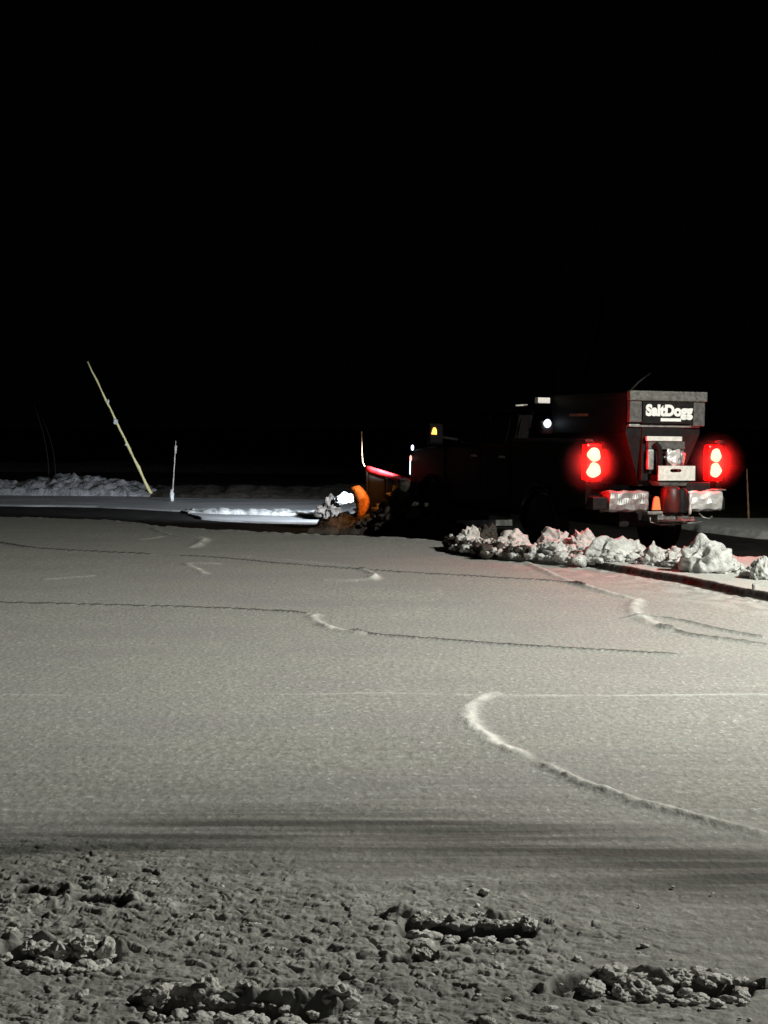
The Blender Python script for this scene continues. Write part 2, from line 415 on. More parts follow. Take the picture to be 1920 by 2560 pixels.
    # outer edge: the snow ends and drops to tarmac
    ex = np.array([p[0] for p in EDGE]); ey = np.array([p[1] for p in EDGE])
    e = np.interp(X.ravel(), ex, ey).reshape(X.shape)-Y
    dE, sE, _ = polydist(X, Y, EDGE)
    e = np.sign(e)*dE+.05*vn(X*3, Y*3, 0, 71)+.02*vn(X*14, Y*14, 0, 72)
    Z += .02*np.exp(-((e-.08)/.09)**2)*np.clip(.4+vn(X*9, Y*9, 0, 73), 0, 1)
    Z = Z-.42*sst(.02, -.10, e)
    keep = e > -.16
    slush = near*1.0
    i = np.arange(nx*ny).reshape(ny, nx)
    F = np.stack([i[:-1,:-1], i[:-1,1:], i[1:,1:], i[1:,:-1]], -1)
    kk = keep[:-1,:-1] | keep[:-1,1:] | keep[1:,1:] | keep[1:,:-1]
    F = F[kk].reshape(-1, 4)
    used = np.unique(F); remap = np.full(nx*ny, -1, np.int64); remap[used] = np.arange(len(used))
    V = np.stack([X, Y, Z], -1).reshape(-1, 3)[used]
    me = npmesh('snow_covered_lot', V, remap[F])
    for n, a in (('fresh_or_pale', fresh_or_pale), ('bare', bare), ('slush', slush), ('dark_band', dark_band)):
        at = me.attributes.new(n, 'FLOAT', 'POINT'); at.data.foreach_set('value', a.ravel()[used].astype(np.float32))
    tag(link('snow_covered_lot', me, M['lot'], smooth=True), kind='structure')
lot()

# ------------------------------------------------------------------ strips of terrain seen beyond the lot
def strip(name, near, far, z, height, m, nx=300, ny=30, profile='flat', lump=0, seed=0, freq=3):
    """sheet between a near and a far ground line, with noise relief and edges that run down below the ground"""
    N = np.array(near, float); Fr = np.array(far, float)
    def res(a):
        s = np.r_[0, np.cumsum(np.hypot(*np.diff(a, axis=0).T))]; t = np.linspace(0, s[-1], nx)
        return np.stack([np.interp(t, s, a[:, 0]), np.interp(t, s, a[:, 1])], 1)
    N, Fr = res(N), res(Fr); v = np.linspace(0, 1, ny)
    X = N[None, :, 0]*(1-v[:, None])+Fr[None, :, 0]*v[:, None]
    Y = N[None, :, 1]*(1-v[:, None])+Fr[None, :, 1]*v[:, None]
    X = X+.10*vn(X*1.7, Y*1.7, 0, seed+1); Y = Y+.12*vn(X*1.3, Y*1.3, 0, seed+2)
    U = np.linspace(0, 1, nx)[None, :]+0*X; W = v[:, None]+0*X
    e = np.minimum(np.minimum(W, 1-W)*ny/2.2, np.minimum(U, 1-U)*nx/3)
    edge = sst(0, 1, e)
    if profile == 'ridge': H = height*np.sin(np.pi*np.clip(W, 0, 1))**.8*sst(0, .1, np.minimum(U, 1-U))*(.65+.45*vn(U*9, W, 0, seed+3)+.2*vn(U*31, W, 0, seed+4))
    else: H = height+.3*height*fbm(X*.8, Y*.8, 0, seed+3, 3)
    f1, f2, iv = worley(X*freq, Y*freq, seed+5); g1, g2, gv = worley(X*freq*2.3, Y*freq*2.3, seed+6)
    H = H+lump*(np.clip(1-f1*1.2, 0, 1)*(.3+iv)+.45*np.clip(1-g1*1.2, 0, 1)*(.3+gv))
    Z = z+H*edge-.15*(1-edge)
    i = np.arange(nx*ny).reshape(ny, nx)
    F = np.stack([i[:-1,:-1], i[:-1,1:], i[1:,1:], i[1:,:-1]], -1).reshape(-1, 4)
    return link(name, npmesh(name, np.stack([X, Y, Z], -1).reshape(-1, 3), F), m, smooth=True)
Z0 = -.12
g = lambda *p: [P2(a, b, Z0) for a, b in p]
tag(strip('snowy_road', g((-1500,1262),(0,1266),(250,1270),(470,1282),(500,1302),(620,1312),(800,1318),(900,1318)),
      g((-1500,1236),(0,1239),(300,1242),(480,1245),(600,1246),(800,1248),(900,1250)), Z0, .03, M['road_snow'], 500, 40, seed=100), kind='structure')
tag(strip('plowed_snow_line', g((470,1287),(560,1290),(700,1293),(830,1296)), g((455,1277),(560,1280),(700,1283),(830,1286)), Z0+.02, .10, M['snow'], 260, 18, 'ridge', .03, 120, 4),
    'low bright white line of plowed snow on the road left of the plow', 'snow ridge', kind='stuff')
tag(strip('snow_bank', g((-700,1240),(-100,1242),(100,1241),(300,1243),(385,1243)), g((-700,1222),(-100,1224),(100,1223),(300,1224),(420,1226)), Z0, .34, M['bank'], 420, 40, 'ridge', .12, 140, 2.6),
    'lumpy grey snow bank along the far road edge at left', 'snow bank', kind='stuff')
tag(strip('low_snow_bank', g((340,1243),(500,1246),(700,1249),(900,1252),(1200,1254)), g((340,1224),(500,1226),(700,1228),(900,1230),(1200,1232)), Z0, .26, M['dirty_shaded'], 420, 30, 'ridge', .05, 160, 2.2),
    'low dark soiled snow bank beyond the road behind the short marker stake', 'snow bank', kind='stuff')
tag(strip('field_edge', [(-40, 58), (-9, 56), (-2, 54), (4, 52), (40, 50)], [(-40, 66), (-9, 64), (-2, 62), (4, 60), (40, 58)], Z0, .35, M['dirty_shaded'], 300, 14, 'ridge', .05, 180, 1), kind='structure')
tag(strip('grass_verge', g((1660,1316),(1750,1312),(1850,1310),(2100,1308),(3200,1300)), g((1660,1262),(1750,1262),(1850,1262),(2100,1262),(3200,1262)), Z0, .05, M['grass'], 200, 40, seed=200), kind='structure')
tag(strip('snowy_verge', g((1690,1322),(1740,1330),(1800,1340),(1870,1349),(1990,1354),(3200,1376)), g((1690,1306),(1740,1306),(1800,1308),(1870,1308),(1990,1308),(3200,1306)), Z0+.06, .05, M['snow'], 300, 26, seed=220), kind='structure')

# ------------------------------------------------------------------ snow lumps
_ico = {}
def ico(sub):
    if sub not in _ico:
        bm = bmesh.new(); bmesh.ops.create_icosphere(bm, subdivisions=sub, radius=1)
        bm.verts.ensure_lookup_table()
        _ico[sub] = (np.array([v.co[:] for v in bm.verts]), np.array([[v.index for v in f.verts] for f in bm.faces])); bm.free()
    return _ico[sub]
def lumpverts(seed, sub, size, jag=.35, peaks=()):
    V, F = ico(sub); o = seed*7.31
    n = fbm(V[:,0]*1.2+o, V[:,1]*1.2+3, V[:,2]*1.2+o*.3, seed, 4, .55)
    r = vn(V[:,0]*3.1+o, V[:,1]*3.1, V[:,2]*3.1, seed+5); k = 1-np.abs(vn(V[:,0]*2.6+o, V[:,1]*2.6, V[:,2]*2.6+o, seed+9))*1.6
    d = 1+jag*n*1.5+jag*.75*(k-.5)+jag*.22*r+jag*.16*vn(V[:,0]*7+o, V[:,1]*7, V[:,2]*7, seed+11)
    W = V*d[:, None]
    for px, py, h in peaks:
        W[:, 2] += .6*h*np.exp(-((V[:,0]-px)**2+(V[:,1]-py)**2)/.06)*(V[:,2] > -.2)
    W = W*np.array(size)
    return W, F
def lump(name, loc, size, seed, m, label, cat, jag=.35, peaks=(), sub=5, rz=0, group=None):
    V, F = lumpverts(seed, sub, size, jag, peaks)
    me = npmesh(name, V, F)
    o = link(name, me, m, smooth=True); o.location = loc; o.rotation_euler = (0, 0, rz)
    return tag(o, label, cat, group)
def rubble(name, spots, m, sub=2, jag=.5):
    VV, FF, n = [], [], 0
    for k, (x, y, z, sx, sy, sz) in enumerate(spots):
        V, F = lumpverts(300+k % 40, sub, (sx, sy, sz), jag)
        a = k*2.399; c, s = math.cos(a), math.sin(a)
        V = np.stack([V[:,0]*c-V[:,1]*s+x, V[:,0]*s+V[:,1]*c+y, V[:,2]+z], 1)
        VV.append(V); FF.append(F+n); n += len(V)
    return link(name, npmesh(name, np.concatenate(VV), np.concatenate(FF)), m, smooth=True)

rng = np.random.default_rng(4)
SL = .085        # top of the slab
# windrow behind the truck
WIN = [P2(1135, 1362, SL), P2(1200, 1376, SL), P2(1290, 1384, SL), P2(1400, 1392, SL), P2(1520, 1398, SL), P2(1640, 1404, SL), P2(1740, 1412, SL), P2(1830, 1424, SL), P2(1940, 1440, SL)]
def win_at(t):
    s = t*(len(WIN)-1); i = min(int(s), len(WIN)-2); f = s-i
    return WIN[i][0]*(1-f)+WIN[i+1][0]*f, WIN[i][1]*(1-f)+WIN[i+1][1]*f
sp = []
for k in range(820):
    t = rng.random(); x, y = win_at(t); q = rng.normal(0, .15); r = .016+.05*rng.random()**3
    if .90 < t < .955: r *= .45
    h = max(0, .15*math.exp(-(q/.20)**2)*(.5+.6*rng.random()))*(.35 if .89 < t < .96 else 1)
    sp.append((x+rng.normal(0, .04), y+.17+q*1.25, SL-.01+h*rng.random(), r*1.2, r, r*.9))
sd_ = []  # dark pieces added to put shade between the evenly lit lumps
for k in range(150):
    x, y = win_at(rng.random()**1.6*.75); r = .02+.07*rng.random()**2
    sd_.append((x+rng.normal(0, .05), y+.20+rng.normal(0, .14), SL+.05*rng.random(), r*1.2, r, r*.9))
tag(rubble('shade_rubble', sd_, M['dirty_shaded'], 3, .5), 'dark rubble added as painted shade in the white windrow behind the truck', 'dark rubble', kind='stuff')
tag(rubble('snow_rubble', sp, M['snow'], 3, .55), 'crumbled white snow rubble lying along the windrow behind the truck', 'snow rubble', kind='stuff')
wl = [(x, y+.02) for x, y in (win_at(t) for t in np.linspace(.12, .885, 30))]
wf = [(x+.1, y+.42) for x, y in wl]
tag(strip('snow_windrow', wl, wf, SL-.03, .10, M['snow'], 420, 36, 'ridge', .07, 260, 6), 'low white ridge of plowed snow between the lot and the truck', 'snow ridge', kind='stuff')
# big lumps: px, base py, width px, height px, seed, peaks, label
LUMPS = [
 (1178, 1368, 66, 62, 3, ((-.3,0,.35),(.2,.1,.5)), 'jagged pale snow lump at the far left end of the windrow'),
 (1216, 1356, 52, 44, 5, (), 'dim rounded snow lump just right of the windrow end lump'),
 (1285, 1372, 84, 50, 7, ((.2,0,.4),), 'angular snow lump below the rear wheel of the truck'),
 (1238, 1374, 34, 26, 8, (), 'small snow lump between the two left angular lumps'),
 (1398, 1372, 86, 56, 11, ((-.4,.1,.2),), 'pink lit knobbly snow lump in front of the left tail light'),
 (1392, 1392, 68, 40, 13, (), 'smooth white oval snow lump at the foot of the pink lit lump'),
 (1462, 1376, 74, 54, 15, ((.3,0,.3),), 'pink lit knobbly snow lump right of the left tail light'),
 (1532, 1400, 112, 62, 17, ((-.2,0,.3),(.45,0,.55)), 'wide pale snow lump under the left bumper half'),
 (1584, 1398, 58, 56, 19, ((0,0,.4),), 'sloping white snow lump right of the wide lump'),
 (1636, 1408, 62, 66, 21, ((0,0,.75),), 'tall pointed white snow lump under the spinner'),
 (1694, 1414, 72, 44, 23, ((-.4,0,.9),), 'small finned snow lump left of the largest lump'),
 (1776, 1428, 138, 90, 25, ((-.15,0,.38),(.42,0,.30)), 'largest twin-peaked white snow lump below the right tail light'),
 (1912, 1446, 66, 62, 27, ((.2,0,.3),), 'grey white snow lump at the right edge of the photo'),
 (1868, 1440, 34, 16, 29, (), 'small bright snow lump beside the red lit hollow'),
]
for px, py, wpx, hpx, sd, pk, lab in LUMPS:
    p = P3(px, py, SL); k = p.y/3700
    big = wpx*k/2; hh = hpx*k
    pkh = max([q[2] for q in pk], default=0)
    sz = .88*hh/(1.35+pkh*.55)
    lump('snow_lump', (p.x, p.y+big*.55, SL+sz*.35), (big*.92, big*.75, sz), sd, M['dirty_shaded' if sd in (5,) else 'slush' if sd in (3, 7, 8) else 'snow'], lab, 'snow lump', .42, pk, 5, 0, 'snow lumps along the windrow')  # dark material on the second lump is its painted shade
# heap the plow is pushing and ridge alongside; truck's shade painted in dark brown
heap = []
for k in range(800):
    t = rng.random(); px = 800+t*360; py = 1318+t*40+rng.normal(0, 4)
    x, y = P2(px, py, Z0); r = .025+.06*rng.random()**2
    top = .66*math.exp(-((px-1015)/62)**2)+.34*math.exp(-((px-1040)/150)**2)+.05
    heap.append((x, y+.55+rng.normal(0, .28), Z0+top*rng.random()*.8, r*1.3, r*1.1, r))
tag(rubble('plowed_slush_heap', heap, M['dirty_shaded'], 3, .45), 'dark brown heap of plowed slush beside the front wheel and plow', 'slush heap', kind='stuff')
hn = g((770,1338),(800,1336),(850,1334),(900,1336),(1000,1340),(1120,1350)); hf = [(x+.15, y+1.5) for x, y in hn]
tag(strip('slush_windrow', hn, hf, Z0, .36, M['dirty_shaded'], 260, 40, 'ridge', .09, 280, 3.5), 'long low slush ridge coloured dark as shade beyond the lot edge left of the truck', 'slush ridge', kind='stuff')
p = P3(906, 1318, Z0)
lump('snow_clump', (P2(866,1300,Z0)[0]-.02, p.y+1.5, Z0+.42), (.15, .11, .075), 35, M['snow'], 'bright white snow clump thrown up at the plow tip', 'snow lump', .8, (), 5, .5)
lump('snow_clump', (P2(832,1300,Z0)[0]-.05, p.y+1.6, Z0+.20), (.20, .2, .17), 36, M['dirty_shaded'], 'grey angular snow clump at the far left of the plow heap', 'snow lump', .6, ((.2,0,.4),), 5, 1.2)

# foreground crumbs around the gouges
fc = []
def ring(line, n, off, r0, r1, zoff=.01, sx=1.25):
    for k in range(n):
        t = rng.random()*(len(line)-1); i = int(t); f = t-i; i = min(i, len(line)-2)
        x = line[i][0]*(1-f)+line[i+1][0]*f; y = line[i][1]*(1-f)+line[i+1][1]*f
        r = r0+(r1-r0)*rng.random()**2
        fc.append((x+rng.normal(0, .02), y+off+rng.normal(0, .022), zoff+r*.1, r*sx*1.4, r*1.2, r*.75))
ring(GOUGES[0][0], 40, .085, .008, .022, .014); ring(GOUGES[0][0], 22, -.09, .006, .02)
ring(GOUGES[1][0], 34, .075, .008, .024, .012); ring(GOUGES[1][0], 24, -.06, .01, .02)
ring(GOUGES[3][0], 34, .08, .008, .024, .012); ring(GOUGES[3][0], 26, -.07, .01, .024)
ring(GOUGES[4][0], 36, .08, .008, .026, .012); ring(GOUGES[4][0], 24, -.06, .01, .022)
for k in range(240):
    px = rng.random()*2100-90; py = 2200+400*rng.random()**.8
    if px > 1250 and py < 2400 and rng.random() < .8: continue
    x, y = P2(px, py); r = .004+.014*rng.random()**4
    fc.append((x, y, .006+r*.3, r*1.4, r, r*.7))
tag(rubble('slush_crumbs', fc, M['slush'], 3, .5), 'crumbs of grey slush scattered over the churned snow in the foreground', 'slush crumbs', kind='stuff')
NEAR = [
 (150, 2400, 62, 44, 41, 'rounded slush clod at the left edge of the lower left gouge'),
 (205, 2398, 74, 52, 43, 'largest slush clod standing over the lower left gouge'),
 (262, 2408, 50, 62, 45, 'upright pointed slush clod at the right end of the lower left gouge'),
 (70, 2388, 44, 34, 46, 'small slush clod left of the lower left gouge'),
 (508, 2510, 92, 56, 47, 'big dark slush clod above the bottom centre gouge'),
 (612, 2512, 66, 62, 49, 'paler pointed slush clod right of the big dark clod'),
 (850, 2530, 92, 66, 51, 'broad slush clod at the bottom edge right of the centre gouge'),
 (390, 2520, 70, 50, 53, 'slush clod left of the bottom centre gouge'),
 (1535, 2458, 80, 42, 55, 'peaked slush clod at the top left of the lower right gouge'),
 (1480, 2494, 78, 34, 57, 'flat slush clod left of the lower right gouge'),
 (1546, 2498, 36, 34, 58, 'upright pale slush chip between two flat clods'),
 (1606, 2502, 96, 38, 59, 'long flat slush clod in front of the lower right gouge'),
 (1700, 2462, 72, 34, 61, 'rounded slush clod on the rim of the lower right gouge'),
 (1200, 2312, 44, 28, 63, 'small clod on the far rim of the upper dark gouge'),
 (1078, 2320, 44, 26, 65, 'small clod at the left end of the upper dark gouge'),
 (1322, 2330, 48, 34, 67, 'small clod at the right end of the upper dark gouge'),
 (1060, 2402, 64, 26, 69, 'low flat clod below the upper dark gouge'),
 (965, 2402, 40, 22, 70, 'tiny rounded clod left of the low flat clod'),
]
for px, py, wpx, hpx, sd, lab in NEAR:
    p = P3(px, py, 0); k = p.y/3700
    lump('slush_clod', (p.x, p.y+wpx*k*.3, .004+hpx*k*.32), (wpx*k*.5, wpx*k*.38, hpx*k*.52), sd, M['slush'], lab, 'slush clod', .36, (), 5, sd*.3, 'slush clods in the foreground')

# ------------------------------------------------------------------ marker stakes
def stake(name, base, top, r, m, label, cat, group=None, bits=()):
    b, t = Vector(base), Vector(top); n = 14; root = empty(name, b)
    mb = MB(); pts = []; rs = []
    for k in range(n+1):
        f = k/n; q = (t-b)*f; j = .006*(t-b).length
        pts.append(q+Vector((math.sin(k*2.1+r*900)*j*.35, 0, math.cos(k*1.7)*j*.1)))
        rs.append(r*(1.1-.6*f)*(1+.25*math.sin(k*2.7)))
    mb.tube(pts, rs, 8).build('shaft', m, root, True)
    return tag(root, label, cat, group), b, t
bs = P3(380, 1240, Z0)
tp = Vector(((222-960)/3700*bs.y, bs.y, CAMH+(1068-905)/3700*bs.y))
st, b, t = stake('marker_pole', bs, tp, .037, M['yellowstake'], 'long yellowish marker pole leaning left over the snow bank', 'marker pole')
for k, (f, s, side) in enumerate(((.70, .035, 1), (.55, .06, -1), (.38, .03, -1))):
    q = (t-b)*f
    V, F = lumpverts(80+k, 3, (s, s*.8, s*1.1), .5)
    o = link('ice_clump', npmesh('ice_clump', V, F), M['snow'], st, True); o.location = q+Vector((side*.03, -.02, .02))
bs = P3(430, 1256, Z0)
st, b, t = stake('marker_stake', bs, (bs.x+.10, bs.y, CAMH+(1068-1102)/3700*bs.y), .016, M['whitestake'], 'short thin marker stake with snow stuck to its foot beyond the dark lot edge', 'marker stake', 'thin driveway marker stakes')
V, F = lumpverts(91, 3, (.05, .05, .17), .3); o = link('snow_foot', npmesh('snow_foot', V, F), M['snow'], st, True); o.location = (0, -.02, .12)
MB().tube([(.088, -.02, 1.12), (.100, -.02, 1.30)], [.026, .030], 8).build('reflector', M['whitestake'], st, True)
bs = P3(1872, 1312, Z0)
st, b, t = stake('marker_stake', bs, (bs.x-.05, bs.y, CAMH+(1068-1172)/3700*bs.y), .020, M['brownstake'], 'brown marker stake standing on the verge right of the truck', 'marker stake', 'thin driveway marker stakes')
# short dark peg in the slab edge at right
bs = P3(1883, 1492, 0.0)
mb = MB(); mb.tube([(0,0,0), (0,0,.12), (.005,0,.125)], [.013, .013, .008], 8)
o = mb.build('metal_peg', M['steel'], None, True); o.location = bs; tag(o, 'short dark metal peg sticking out of the snow slab edge at right', 'peg')
# two pale reeds far left
for k, (bx, tx, ty, lab) in enumerate(((122, 84, 1010, 'faint dry reed stalk behind the left snow bank, the left one of a pair'), (138, 104, 1040, 'faint dry reed stalk behind the left snow bank, the right one of a pair'))):
    bb = P3(bx, 1225, Z0); top = Vector(((tx-960)/3700*bb.y, bb.y, CAMH+(1068-ty)/3700*bb.y)); mb = MB()
    pts = [Vector((0,0,0)).lerp(top-bb, f)+Vector((.15*math.sin(f*3), 0, 0)) for f in np.linspace(0, 1, 9)]
    mb.tube(pts, [.020*(1-.7*f) for f in np.linspace(0, 1, 9)], 6)
    o = mb.build('reed_stalk', M['plastic'], None, True); o.location = bb; tag(o, lab, 'reed', 'reed stalks behind the snow bank')

# ------------------------------------------------------------------ pickup truck
TH = R(21.5); TO = (3.46, 18.8, -.10)
truck = empty('pickup_truck', TO); truck.rotation_euler = (0, R(.7), TH)
tag(truck, 'black pickup truck with lit red tail lights and a chrome bumper, plowing snow', 'pickup truck')
def arc(cy, cz, r, a0, a1, n=12): return [(cy+r*math.cos(R(a)), cz+r*math.sin(R(a))) for a in np.linspace(a0, a1, n)]
RW, FW, WR = 1.32, 4.98, .41
# body: bed sides with wheel arch
for s in (-1, 1):
    pr = [(.06,.72),(.06,1.50),(2.12,1.52),(2.12,.55)]+[(y, z) for y, z in arc(RW, .43, .50, 10, 170)]+[(.72,.62)]
    MB().prism(pr, s*.92, s*1.0, .012).build('bed_side', M['paint'], truck)
    MB().box(s*.90, s*1.02, .05, 2.12, 1.50, 1.54, .012).build('bed_rail_cap', M['plastic'], truck)
    # fender flare
    mb = MB(); mb.tube([(s*1.005, y, z) for y, z in arc(RW, .43, .51, 0, 180, 16)], .022, 6); mb.build('wheel_flare', M['plastic'], truck, True)
    mb = MB(); mb.tube([(s*1.005, y, z) for y, z in arc(FW, .43, .51, 0, 180, 16)], .022, 6); mb.build('wheel_flare', M['plastic'], truck, True)
MB().box(-.92, .92, .08, 2.12, .78, .84).build('bed_floor', M['paint'], truck)
MB().box(-.92, .92, 2.05, 2.12, .84, 1.5).build('bed_front_wall', M['paint'], truck)
MB().box(-.42, .42, .2, 5.9, .42, .62, .02).build('chassis', M['plastic'], truck)
# cab
low = [(2.16,.55),(2.16,1.42),(4.45,1.40),(4.45,.55)]
MB().prism(low, -.98, .98, .03).build('cab_body', M['paint'], truck)
def cab_top():
    mb = MB(); bm = mb.bm
    lo = [(2.18,1.40,.97),(4.42,1.38,.97)]; hi = [(2.36,1.93,.78),(3.72,1.96,.78)]
    vs = []
    for (y0, z0, u0) in (lo[0], lo[1]): vs += [bm.verts.new((-u0, y0, z0)), bm.verts.new((u0, y0, z0))]
    vt = []
    for (y0, z0, u0) in hi: vt += [bm.verts.new((-u0, y0, z0)), bm.verts.new((u0, y0, z0))]
    bm.faces.new((vs[0], vs[1], vs[3], vs[2])); bm.faces.new((vt[0], vt[1], vt[3], vt[2]))
    bm.faces.new((vs[0], vs[1], vt[1], vt[0])); bm.faces.new((vs[2], vs[3], vt[3], vt[2]))
    bm.faces.new((vs[0], vs[2], vt[2], vt[0])); bm.faces.new((vs[1], vs[3], vt[3], vt[1]))
    bmesh.ops.bevel(bm, geom=list(bm.edges), offset=.05, segments=3, affect='EDGES', profile=.6)
    return mb
cb = cab_top().build('cab_roof', M['paint'], truck, False)
def quad(name, pts, m, parent, th=.006):
    mb = MB(); vs = [mb.bm.verts.new(p) for p in pts]; f = mb.bm.faces.new(vs)
    n = Vector(pts[1])-Vector(pts[0]); n = n.cross(Vector(pts[2])-Vector(pts[0])).normalized()
    r = bmesh.ops.extrude_face_region(mb.bm, geom=[f]); bmesh.ops.translate(mb.bm, vec=n*th, verts=[v for v in r['geom'] if isinstance(v, bmesh.types.BMVert)])
    return mb.build(name, m, parent)
def on_side(s, y, z, off=.012):   # a point on the sloping cab side
    f = (z-1.40)/(1.945-1.40); return (s*(.97-.19*f+off), y, z)
for s in (-1, 1):
    a = [on_side(s, 2.42, 1.47), on_side(s, 3.12, 1.47), on_side(s, 3.08, 1.84), on_side(s, 2.52, 1.83)]
    b2 = [on_side(s, 3.22, 1.47), on_side(s, 4.08, 1.46), on_side(s, 3.70, 1.85), on_side(s, 3.18, 1.85)]
    for d, (y0, y1), wq in (('rear', (2.24, 3.14), a), ('front', (3.17, 4.20), b2)):
        dr = MB().prism([(y0,.64),(y0,1.41),(y1,1.40),(y1,.64)], s*.978, s*.992, .006).build('door', M['paint'], truck)
        MB().box(s*.992, s*1.015, y0+.10, y0+.28, 1.26, 1.29, .006).build('handle', M['dullchrome'], dr)
        quad('window', wq if s < 0 else list(reversed(wq)), M['glass'], dr)
    MB().box(s*.93, s*1.04, 2.3, 4.3, .44, .49, .01).build('running_board', M['plastic'], truck)
quad('windshield', [(-.80,4.36,1.44),(.80,4.36,1.44),(.68,3.80,1.90),(-.68,3.80,1.90)], M['glass'], truck)
quad('rear_window', [(.70,2.195,1.48),(-.70,2.195,1.48),(-.64,2.32,1.84),(.64,2.32,1.84)], M['glass'], truck)
# front end
for s in (-1, 1):
    pr = [(4.45,.60),(4.45,1.40),(5.55,1.34),(5.80,1.28),(5.82,.66)]+[(y, z) for y, z in arc(FW, .43, .50, 14, 166)]
    MB().prism(pr, s*.86, s*.99, .02).build('fender', M['paint'], truck)
MB().prism([(4.40,1.05),(4.40,1.41),(5.2,1.42),(5.62,1.36),(5.76,1.26),(5.76,1.05)], -.86, .86, .03).build('hood', M['paint'], truck)
MB().box(-.62, .62, 5.76, 5.84, .78, 1.22, .02).build('grille', M['dullchrome'], truck)
MB().box(-.98, .98, 5.82, 5.98, .52, .74, .03).build('front_bumper', M['plastic'], truck)
MB().box(-.80, .80, 4.6, 5.75, .62, 1.04).build('engine_bay', M['plastic'], truck)
for s in (-1, 1):
    MB().box(s*.64, s*.985, 5.74, 5.86, .92, 1.22, .02).build('headlight', M['whitelit'], truck)
# lights seen on the near front corner
MB().lathe([(.001,-.03),(.018,-.02),(.024,0),(.018,.02),(.001,.03)], (0,0,0), 'Z', 12).build('marker_lamp', M['whitelit'], truck, True).location = (-1.0, 5.70, 1.36)
bpy.context.scene.collection.objects[-1].scale = (1, 1, 1.6)
MB().lathe([(.001,-.03),(.016,-.02),(.020,0),(.016,.02),(.001,.03)], (0,0,0), 'Z', 12).build('marker_lamp', M['paleredlit'], truck, True).location = (-1.02, 5.72, 1.19)
bpy.context.scene.collection.objects[-1].scale = (1, 1, 1.7)
# wheels
for s in (-1, 1):
    for cy in (RW, FW):
        h = empty('wheel', (s*.86, cy, WR), 0, truck)
        MB().lathe([(.25,-.12),(.34,-.135),(.40,-.11),(.41,-.05),(.41,.05),(.40,.11),(.34,.135),(.25,.12)], (0,0,0), 'X', 36).build('tyre', M['rubber'], h, True)
        mb = MB(); mb.lathe([(.25,-.10),(.25,.10)], (0,0,0), 'X', 32)
        mb.lathe([(.07,s*.05-.02),(.07,s*.05+.05)], (0,0,0), 'X', 16)
        for k in range(8):
            a = k*math.pi/4; mb.tube([(s*.06, .05*math.cos(a), .05*math.sin(a)), (s*.09, .24*math.cos(a), .24*math.sin(a))], .022, 6)
        mb.build('rim', M['dullchrome'], h, False)
# side mirrors with lit amber turn signal
for s in (-1, 1):
    mi = MB().box(s*1.27, s*1.50, 3.86, 3.97, 1.42, 1.74, .035).build('mirror', M['paint'], truck)
    MB().tube([(s*.96, 4.02, 1.50), (s*1.30, 3.94, 1.54)], .022, 8).build('mirror_arm', M['plastic'], mi)
    MB().box(s*1.29, s*1.48, 3.855, 3.862, 1.46, 1.70, .0).build('mirror_glass', M['glass'], mi)
    if s < 0:
        mb = MB(); mb.prism([(-.055,-.060),(.045,-.066),(.04,.02),(.01,.060),(-.02,.05)], 0, .02, .006)
        o = mb.build('turn_signal', M['amberlit'], mi); o.rotation_euler = (0, 0, R(-90)); o.location = (-1.43, 3.845, 1.63); o.scale = (.85, .85, .85)
# tail lights: red lens, two brake lamps each
def tail(s):
    pr = [(-.10,-.26),(.10,-.26),(.10,.26),(-.06,.26),(-.10,.18)]
    ln = MB().box(s*.79, s*1.005, .035, .16, 1.02, 1.48, .03).build('tail_light', M['redlens'], truck)
    for zc, rr in ((1.345, .090), (1.155, .096)):
        mb = MB()
        mb.lathe([(.001,-.050),(rr*.55,-.044),(rr*.85,-.028),(rr,-.004),(rr,.02)], (0,0,0), 'Y', 24)
        
        for v_ in mb.bm.verts:      # the lit area is not a clean disc
            a_ = math.atan2(v_.co.z, v_.co.x); k_ = 1+.07*math.sin(3*a_+zc*40)+.05*math.sin(5*a_+s*2)
            if s < 0 and v_.co.x < 0: k_ += .28*max(0, math.cos(a_-math.pi-(.5 if zc < 1.2 else -.35)))**5
            if s > 0: v_.co.x *= .93
            v_.co.x *= k_*.92; v_.co.z *= 1+(k_-1)*.5
        o = mb.build('brake_lamp', M['redbulb'], ln, True); o.location = (s*.895, .032, zc); o.scale = (.98, 1, .98)
for s in (-1, 1): tail(s)
# rear bumper
def bumper(x0, x1, m, nm):
    mb = MB(); n = 18
    prof = [(.16,.62),(-.05,.635),(-.09,.66),(-.105,.73),(-.10,.80),(-.095,.865),(-.07,.89),(.10,.893),(.16,.87)]
    rows = []
    for k in range(n+1):
        x = x0+(x1-x0)*k/n; cv = .05*max(0, abs(x)-.75)**1.2*6
        rows.append([mb.bm.verts.new((x, y+cv+.012*math.sin(x*19+z*30), z+.008*math.sin(x*31+y*20))) for y, z in prof])
    for A, B in zip(rows, rows[1:]):
        for i in range(len(prof)): mb.bm.faces.new((A[i], A[(i+1) % len(prof)], B[(i+1) % len(prof)], B[i]))
    mb.bm.faces.new(rows[0]); mb.bm.faces.new(list(reversed(rows[-1])))
    return mb.build(nm, m, truck, False)
tag(bumper(-.74, -.18, M['dullchrome'], 'rear_bumper'), 'dull grey left half of the rear bumper')
tag(bumper(.42, .95, M['chrome'], 'rear_bumper'), 'bright chrome right half of the rear bumper')
MB().box(-.96, -.75, -.07, .15, .66, .82, .02).build('bumper_end', M['plastic'], truck)
MB().box(.955, 1.02, -.02, .16, .64, .80, .02).build('bumper_end', M['plastic'], truck)
MB().box(.70, 1.0, -.06, .10, .895, .912, .004).build('bumper_step_pad', M['steel'], truck)
MB().prism([(-.04,.895),(-.02,1.0),(.1,1.0),(.1,.895)], .28, .78, .01).build('bumper_top_pad', M['plastic'], truck)
